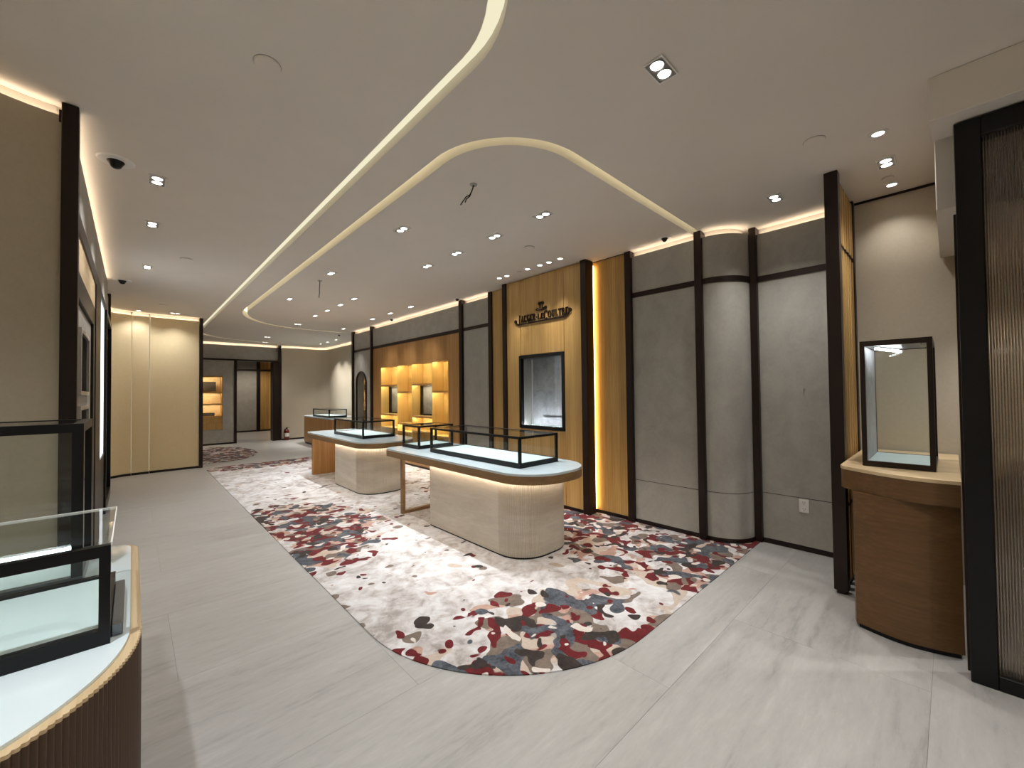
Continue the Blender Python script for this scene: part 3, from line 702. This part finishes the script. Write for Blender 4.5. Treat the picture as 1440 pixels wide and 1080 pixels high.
bm = B(); bx(bm, xb-.06, xb-.035, y0+.14, y1-.26, z0+.13, z0+.136); bx(bm, xb-.06, xb-.055, y0+.145, y0+.15, z0+.04, z0+.13); bx(bm, xb-.06, xb-.055, y1-.27, y1-.265, z0+.04, z0+.13); obj('display_stand', bm, 'silver', ww)

# ---- far niche shelves in the grey far wall
fn = thing('shelf_niche', 'lit shelf niche with drawers in the grey far wall', 'shelf', (1.5, 15.8, .47))
X0, X1, z0, z1 = .9, 2.075, .46, 2.15; yb = 15.95
box('back_panel', X0, X1, yb, yb+.02, z0, z1, 'oak_light', fn); box('side_panel', X1-.02, X1, 15.63, yb, z0, z1, 'oak', fn); box('side_panel', X0, X0+.02, 15.63, yb, z0, z1, 'oak', fn)
box('top_panel', X0, X1, 15.63, yb, z1-.02, z1, 'oak', fn)
for z in (1.64, 1.27, .89): box('shelf', X0+.02, X1-.02, 15.63, yb, z-.014, z+.014, 'oak', fn); 
for z in (2.128, 1.624, 1.254): box('led_strip', X0+.05, X1-.05, 15.634, 15.642, z-.008, z-.002, 'led_niche', fn); box('shelf_lip', X0+.02, X1-.02, 15.622, 15.632, z-.02, z+.02, 'oak', fn)
for a, b in ((.70, .872), (.48, .692)):
    dw = box('drawer', X0+.02, X1-.022, 15.60, 15.62, a, b, 'oak', fn)
box('screen_panel', X0+.1, 1.93, yb-.1, yb-.07, 1.68, 1.97, 'charcoal', fn)
tag(box('folded_tray', 1.3, 1.88, 15.7, 15.85, .906, 1.0, 'charcoal', None, .004), 'dark low tray on the bottom shelf of the far niche', 'tray')

# ---- arched mirror
am = thing('arched_mirror', 'tall arched mirror with dark frame on the grey panel', 'mirror', (4.33, 10.40, .15))
ya, yb, zc, r = 10.09, 10.71, 1.815, .31
def archp(g): return [(yb-g, .15+g), (yb-g, zc)] + [(10.40+(r-g)*math.cos(math.radians(a)), zc+(r-g)*math.sin(math.radians(a))) for a in range(10, 180, 10)] + [(ya+g, zc), (ya+g, .15+g)]
bm = B(); a, b_ = archp(0), archp(.014); n = len(a); V = [[bm.verts.new((x, y, z)) for y, z in L] for L, x in ((a, 4.349), (a, 4.315), (b_, 4.315), (b_, 4.349))]
for k in range(4):
    for i in range(n): bm.faces.new((V[k][i], V[k][(i+1) % n], V[(k+1) % 4][(i+1) % n], V[(k+1) % 4][i]))
obj('frame', bm, 'bronze', am)
bm = B(); A = [bm.verts.new((4.338, y, z)) for y, z in archp(.012)]; C_ = [bm.verts.new((4.346, y, z)) for y, z in archp(.012)]; bm.faces.new(A); bm.faces.new(C_)
for i in range(n): bm.faces.new((A[i], A[(i+1) % n], C_[(i+1) % n], C_[i]))
obj('mirror_glass', bm, 'mirror', am)

# ---- lettering on the oak wall
sg = thing('wall_sign', 'raised dark bronze lettering with scroll and small emblem on the oak wall', 'sign', (XO, 3.87, 2.53))
XS0, XS1 = XO-.016, XO-.001
def strokes(name, segs, y_left, z0, wd, hg, th):
    """segs: polylines in a unit box, x to the reader's right; extruded off the wall"""
    bm = B()
    for pl, k in segs:
        pts = [(y_left-x*wd, z0+z*hg) for x, z in pl]
        L, R = offs(pts, th*k/2), offs(pts, -th*k/2)
        q = L+R[::-1]
        A = [bm.verts.new((XS0, y, z)) for y, z in q]; C = [bm.verts.new((XS1, y, z)) for y, z in q]
        m = len(pts)
        for i in range(m-1):
            j = 2*m-1-i
            bm.faces.new((A[i], A[i+1], A[j-1], A[j])); bm.faces.new((C[i], C[i+1], C[j-1], C[j]))
            bm.faces.new((A[i], A[i+1], C[i+1], C[i])); bm.faces.new((A[j], A[j-1], C[j-1], C[j]))
        bm.faces.new((A[0], C[0], C[-1], A[-1])); bm.faces.new((A[m-1], C[m-1], C[m], A[m]))
    return obj(name, bm, 'bronze', sg)
def ar(cx, cz, rx, rz, a0, a1, n=10): return [(cx+rx*math.cos(math.radians(a0+(a1-a0)*i/n)), cz+rz*math.sin(math.radians(a0+(a1-a0)*i/n))) for i in range(n+1)]
S, T_ = .55, 1.25
GL = {
 'J': [([(.62, 1), (.62, .12)]+ar(.30, .08, .32, .22, 0, -150, 6), T_), ([(.35, .98), (.9, .98)], S)],
 'A': [([(.08, 0), (.48, 1)], .7), ([(.48, 1), (.90, 0)], T_), ([(.24, .34), (.74, .34)], S), ([(-.05, .02), (.24, .02)], S), ([(.72, .02), (1.05, .02)], S)],
 'E': [([(.22, 0), (.22, 1)], T_), ([(.0, .98), (.88, .98), (.9, .78)], S), ([(.22, .52), (.68, .52)], S), ([(.0, .02), (.9, .02), (.95, .24)], S)],
 'G': [(ar(.52, .5, .44, .5, 40, 320, 16), 1.0), ([(.86, .02), (.86, .42)], T_), ([(.62, .42), (1.02, .42)], S)],
 'R': [([(.22, 0), (.22, 1)], T_), ([(.0, .98), (.45, .98)]+ar(.5, .75, .32, .23, 90, -90, 8)+[(.22, .52)], .8), ([(.48, .52), (.9, .02), (1.05, .02)], T_), ([(.0, .02), (.45, .02)], S)],
 '-': [([(.1, .42), (.8, .42)], 1.2)],
 'L': [([(.22, 0), (.22, 1)], T_), ([(.0, .98), (.46, .98)], S), ([(.0, .02), (.88, .02), (.94, .28)], S)],
 'C': [(ar(.54, .5, .46, .5, 45, 315, 16), 1.2), ([(.9, .72), (.9, .98)], S)],
 'O': [(ar(.5, .5, .42, .48, 0, 360, 20), 1.1)],
 'U': [([(.2, 1), (.2, .35)]+ar(.5, .35, .3, .33, 180, 360, 8)+[(.8, 1)], 1.0), ([(.0, .98), (.42, .98)], S), ([(.62, .98), (1.0, .98)], S)],
 'T': [([(.5, 0), (.5, 1)], T_), ([(.04, .74), (.06, .98), (.94, .98), (.96, .74)], S), ([(.26, .02), (.74, .02)], S)],
}
word = 'JAEGER-LECOULTRE'
wid = {'J': .058, '-': .03, 'C': .076, 'G': .062, 'O': .062, 'U': .062}
tot = sum(wid.get(ch, .054) for ch in word)+.015*(len(word)-1); sc_ = .945/tot; y = 4.345
for i, ch in enumerate(word):
    wd = wid.get(ch, .054)*sc_; big = (i == 0 or ch == 'C'); small = i in (7, 8)
    hg = .122 if big else (.082 if small else .094); zb = 2.566 if not big else 2.553
    strokes('letter', GL[ch], y, zb, wd, hg, .0118); y -= wd+.015*sc_
strokes('scroll', [([(-.004, .62), (.004, .42), (.022, .26), (.05, .18), (.45, .16), (.90, .18), (.935, .26), (.958, .42), (.972, .62), (.985, .80)], 1.7),
  (ar(.992, .88, .016, .16, -120, 200, 12), 1.6), (ar(-.006, .66, .013, .13, -60, 260, 12), 1.6)], 4.395, 2.524, 1.035, .105, .0125)
strokes('emblem', [([(.40, .2), (.41, .84)], 1.3), ([(.60, .2), (.59, .84)], 1.3),
  ([(.33, .66), (.27, .78), (.28, .92), (.38, .99), (.5, .90), (.62, .99), (.72, .92), (.73, .78), (.67, .66)], 1.3), ([(.41, .84), (.5, .9), (.59, .84)], 1.1),
  ([(.02, .08), (.08, .24), (.2, .26), (.32, .12), (.5, .06), (.68, .12), (.82, .28), (.93, .38), (1.0, .3), (.96, .14)], 1.0), ([(.02, .08), (.16, .0), (.32, -.03), (.68, -.03), (.86, .04), (.96, .14)], 1.0)], 3.985, 2.694, .205, .112, .0088)

# ---- outlet, hook, extinguisher
ol = thing('wall_outlet', 'white double power outlet low on the grey panel', 'outlet', (4.69, .976, .43))
box('plate', 4.690, 4.699, .938, 1.015, .367, .494, 'white', ol, .002)
for z in (.400, .462):
    s_ = box('socket', 4.687, 4.691, .955, .998, z-.022, z+.022, 'white', ol, .002)
    bm = B(); bx(bm, 4.6862, 4.688, .966, .969, z-.004, z+.012); bx(bm, 4.6862, 4.688, .983, .986, z-.004, z+.012); bx(bm, 4.6862, 4.688, .973, .979, z-.015, z-.009); obj('slot', bm, 'charcoal', s_)
hk = thing('wall_hook', 'tiny steel fixing on the grey panel above the outlet', 'hook', (4.69, .96, 1.54))
obj('stem', tube(B(), [(4.699, .96, 1.54), (4.672, .955, 1.545)], .004, 8), 'silver', hk); obj('plate', tube(B(), [(4.699, .96, 1.54), (4.695, .96, 1.54)], .012, 12), 'silver', hk)
ex = thing('fire_extinguisher', 'small red fire extinguisher on the floor by the far dark post', 'extinguisher', (3.83, 15.36, 0))
c = (3.83, 15.36, .001)
obj('cylinder', lathe(B(), [(.0, 0), (.07, .0), (.078, .02), (.078, .28), (.06, .34), (.025, .37), (.0, .37)], c), 'red', ex, True)
obj('label_band', lathe(B(), [(.07, .12), (.0795, .12), (.0795, .24), (.07, .24)], c), 'white', ex)
bm = B(); bx(bm, 3.80, 3.86, 15.35, 15.37, .37, .40); bx(bm, 3.81, 3.90, 15.35, 15.37, .415, .43); bx(bm, 3.81, 3.83, 15.35, 15.37, .38, .43); obj('valve_handle', bm, 'black', ex)
obj('hose', tube(B(), [(3.81, 15.35, .38), (3.76, 15.33, .37), (3.735, 15.31, .30), (3.74, 15.30, .18), (3.75, 15.30, .10)], .012, 8), 'black', ex)

# ================================================================== CEILING FITTINGS
def ring(bm, c, r0, r1, z0, z1, n=20): return lathe(bm, [(r0, z1), (r0*1.0+.0, z0), (r1, z0), (r1, z1)], c, n)
def make_twin():
    o = thing('twin_downlight', '', 'downlight', (0, 0, H-.012)); b = -.003
    bm = B(); X, Y, t = .088, .052, .007
    for a in ((-X, X, -Y, -Y+t), (-X, X, Y-t, Y), (-X, -X+t, -Y+t, Y-t), (X-t, X, -Y+t, Y-t)): bx(bm, *a, H-.010, H-.001)
    obj('trim', bm, 'white', o)
    box('well', -X+t, X-t, -Y+t, Y-t, H-.005, H-.001, 'silver', o)
    for x in (-.039, .039):
        rf = obj('reflector', lathe(B(), [(.030, H-.006-H), (.037, -.011), (.0385, -.011), (.0385, -.005), (.030, -.005)], (x, 0, H)), 'silver', o, True)
        obj('lens', lathe(B(), [(.0, -.0075), (.0305, -.0075), (.0305, -.0055), (.0, -.0055)], (x, 0, H)), 'lamp', rf)
    return o
def make_single():
    o = thing('round_downlight', '', 'downlight', (0, 0, H-.012))
    obj('trim', lathe(B(), [(.036, -.001), (.036, -.009), (.050, -.006), (.052, -.001)], (0, 0, H), 28), 'white', o, True)
    rf = obj('reflector', lathe(B(), [(.029, -.0055), (.035, -.010), (.0362, -.010), (.0362, -.005), (.029, -.005)], (0, 0, H), 28), 'silver', o, True)
    obj('lens', lathe(B(), [(.0, -.0075), (.030, -.0075), (.030, -.005), (.0, -.005)], (0, 0, H), 28), 'lamp', rf)
    return o
PX = 0; PY = math.pi/2
ORD = ['first', 'second', 'third', 'fourth', 'fifth', 'sixth']
LT = []   # x, y, rot, kind, label, group, target, power scale, cone
LT.append((1.99, .985, PX, 't', 'large twin downlight nearest the camera, outside the ceiling slots', None, None, 1.0, 88))
for i, y in enumerate((4.122, 5.22, 7.0)): LT.append((.13, y, PY, 't', f'twin downlight over the left aisle, {ORD[i]} from the camera', 'aisle downlights', None, .8, 80))
LT.append((.077, 10.70, PX, 's', 'round downlight close to the left end of the cream wall', None, (.08, 10.75, 0), .3, 80))
LT.append((.62, 10.60, PX, 't', 'twin downlight in front of the middle of the cream wall', None, (.62, 10.62, 0), .5, 80))
for i, y in enumerate((2.576, 3.275, 3.971, 4.631)): LT.append((2.815, y, PY, 't', f'twin downlight above the near counter, {ORD[i]} of four from the camera', 'near counter downlights', None, 1.4, 40))
for i, y in enumerate((3.748, 5.77, 7.79)): LT.append((1.99, y, PY, 't', f'twin downlight in the row with hanging wires, {ORD[i]} from the camera', 'middle row downlights', None, .85, 84))
for i, y in enumerate((7.056, 7.708, 8.405, 9.138)): LT.append((2.825, y, PY, 't', f'twin downlight above the farther counter, {ORD[i]} of four from the camera', 'farther counter downlights', None, 1.25, 40))
LT.append((2.85, 10.48, PX, 't', 'twin downlight beyond the farther counter row, inside the slot loop', None, None, .9, 80))
for i, y in enumerate((7.023, 7.884, 8.736)): LT.append((3.905, y, PY, 't', f'twin downlight in front of the shelf niche, {ORD[i]} from the camera', 'niche downlights', (3.95, y, 0), .8, 40))
LT.append((3.925, 10.50, PY, 't', 'twin downlight in front of the arched mirror panel', None, (3.95, 10.5, 0), .8, 40))
LT.append((2.83, 13.36, PX, 't', 'twin downlight over the patterned rug by the far opening, nearer one', None, None, .9, 80))
LT.append((3.06, 14.75, PX, 't', 'twin downlight right in front of the far opening', None, None, .9, 70))
for i, y in enumerate((12.79, 13.52, 14.18)): LT.append((4.55, y, PX, 's', f'round downlight over the far bay counter, {ORD[i]} of three from the camera', 'bay downlights', (4.9, y+.1, .6), 2.2, 46))
LT.append((4.077, 1.003, PX, 't', 'twin downlight in front of the grey panel with the outlet', None, (4.15, 1.0, 0), .9, 76))
LT.append((3.549, .286, PX, 's', 'single round downlight nearest the ribbed glass door', None, None, .4, 70))
LT.append((4.053, .288, PX, 't', 'twin downlight directly above the tall case in the alcove', None, None, .5, 60))
LT.append((4.528, .292, PX, 's', 'round downlight washing the beige alcove wall', None, (4.5, .29, 0), .2, 70))
for i, y in enumerate((3.285, 3.472, 3.630, 3.858, 4.277, 4.439)): LT.append((3.90, y, PX, 's', f'small round spotlight in the row before the lettering, {ORD[i]} from the camera', 'lettering spotlights', (4.22, y+(.05 if i < 3 else -.05), 2.0 if i in (1, 3) else 1.3), .42, 46))
for x, y, l in ((-.45, 1.15, 'twin downlight above the front corner counter'), (.75, .25, 'added unseen twin downlight above the entrance aisle'), (.2, -1.1, 'added unseen twin downlight over the left of the entrance'), (2.0, -1.1, 'added unseen twin downlight over the right of the entrance')):  # entrance lights are added out of view to brighten the near floor
    LT.append((x, y, PY, 't', l, None, None, 1.7 if 'counter' in l else 1.0, 88))
first = {}
for (x, y, rz, kd, lab, grp, tgt, ps, cone) in LT:
    if kd not in first: o = first[kd] = (make_twin() if kd == 't' else make_single())
    else: o = copy_tree(first[kd], (x, y, H-.012))
    o.location = (x, y, H-.012); o.rotation_euler.z = rz; o['label'] = lab; WL[o] = Vector((x, y, H-.012))
    if grp: o['group'] = grp
    elif 'group' in o: del o['group']
    o['_'] = 1; del o['_']
    tgt = tgt or (x, y, 0)
    spot((x, y, H-.016), tgt, SPOT*ps, cone if grp == 'lettering spotlights' else min(150, cone+38), .9, COOL if (grp or '').endswith('counter downlights') or 'front corner' in lab else NEUTRAL)
# spots without fittings: in the passage, and added to brighten behind the ribbed door
spot((3.4, 18.2, H-.05), (3.6, 19.2, 0), 130, 120, .6, (1, .86, .7))
spot((4.2, -.9, 2.55), (4.3, -.9, 0), 60, 120)

def dome(x, y, label, big=1.0):
    o = thing('security_camera', label, 'camera', (x, y, H-.06), 'dome cameras')
    obj('base_plate', lathe(B(), [(0, -.008), (.078*big, -.008), (.086*big, -.001), (0, -.001)], (x, y, H), 28), 'white', o, True)
    obj('dome', lathe(B(), [(0, -.048*big), (.012*big, -.047*big), (.022*big, -.040*big), (.030*big, -.024*big), (.040*big, -.0085), (0, -.0085)], (x, y, H), 24), 'black', o, True)
dome(-.095, 3.97, 'black dome camera on the ceiling beside the near left post', 1.2)
dome(-.117, 8.04, 'black dome camera on the ceiling at the far end of the left aisle', 1.2)
dome(4.24, 2.09, 'black dome camera on the ceiling above the grey panel near the curved corner', .9)
dome(4.20, 5.915, 'black dome camera on the ceiling between the oak feature and shelf niche', .9)
dome(4.255, 8.52, 'black dome camera on the ceiling above the middle of the shelf niche', .9)
dome(4.24, 11.67, 'black dome camera on the ceiling beyond the last dark post', .9)
def disc(x, y, r, label, nm='ceiling_cover'):
    o = thing(nm, label, 'ceiling cover', (x, y, H-.012), 'round ceiling covers')
    obj('cover', lathe(B(), [(0, -.011), (r*.92, -.011), (r, -.006), (r, -.003), (0, -.003)], (x, y, H), 32), 'ceiling', o, True)
    obj('rim', lathe(B(), [(r*.9, -.003), (r*1.04, -.003), (r*1.04, -.001), (r*.9, -.001)], (x, y, H), 32), 'grey', o)
disc(.487, 2.302, .06, 'round cover plate on the ceiling left of the long slot, nearest')
disc(.469, 6.293, .06, 'round cover plate on the ceiling midway down the left aisle')
disc(.406, 9.787, .06, 'round cover plate on the ceiling near the cream wall')
disc(3.337, .587, .06, 'round cover plate on the ceiling before the slat screen')
disc(3.335, 3.271, .06, 'round cover plate on the ceiling beside the near counter lights')
disc(4.364, .305, .035, 'small round sensor on the ceiling between the alcove downlights', 'ceiling_sensor')
disc(3.904, 4.03, .03, 'small round sensor on the ceiling among the lettering spotlights', 'ceiling_sensor')
def wires(x, y, label, runs, cap=.03):
    o = thing('loose_wire', label, 'wire', (x, y, H-.2), 'loose ceiling wires')
    obj('rose', lathe(B(), [(0, -.006), (cap, -.006), (cap, -.001), (0, -.001)], (x, y, H), 16), 'grey', o)
    for r in runs: obj('strand', tube(B(), [(x+a, y+b, H+c) for a, b, c in r], .0045, 6), 'black', o, True)
rX = Vector((rt.x, rt.y, 0)).normalized()
def side(s, d): return (rX.x*s, rX.y*s, d)
wires(1.985, 2.56, 'two short loose wires hanging from the ceiling by the slot corner', [[(0, 0, -.006), side(-.012, -.05), side(-.03, -.085), side(-.06, -.10), side(-.085, -.135), side(-.105, -.165)], [(.004, 0, -.006), side(-.015, -.055), side(-.03, -.095), side(-.058, -.118), side(-.068, -.145)]])
wires(2.0, 6.26, 'longer loose wire hanging straight down in the middle of the ceiling', [[(0, 0, -.006), side(.0, -.05), side(-.008, -.12), side(-.006, -.18), side(-.014, -.25)]])
wires(3.45, 15.0, 'thin loose wire hanging before the far opening', [[(0, 0, -.006), side(.004, -.1), side(-.004, -.28)]])
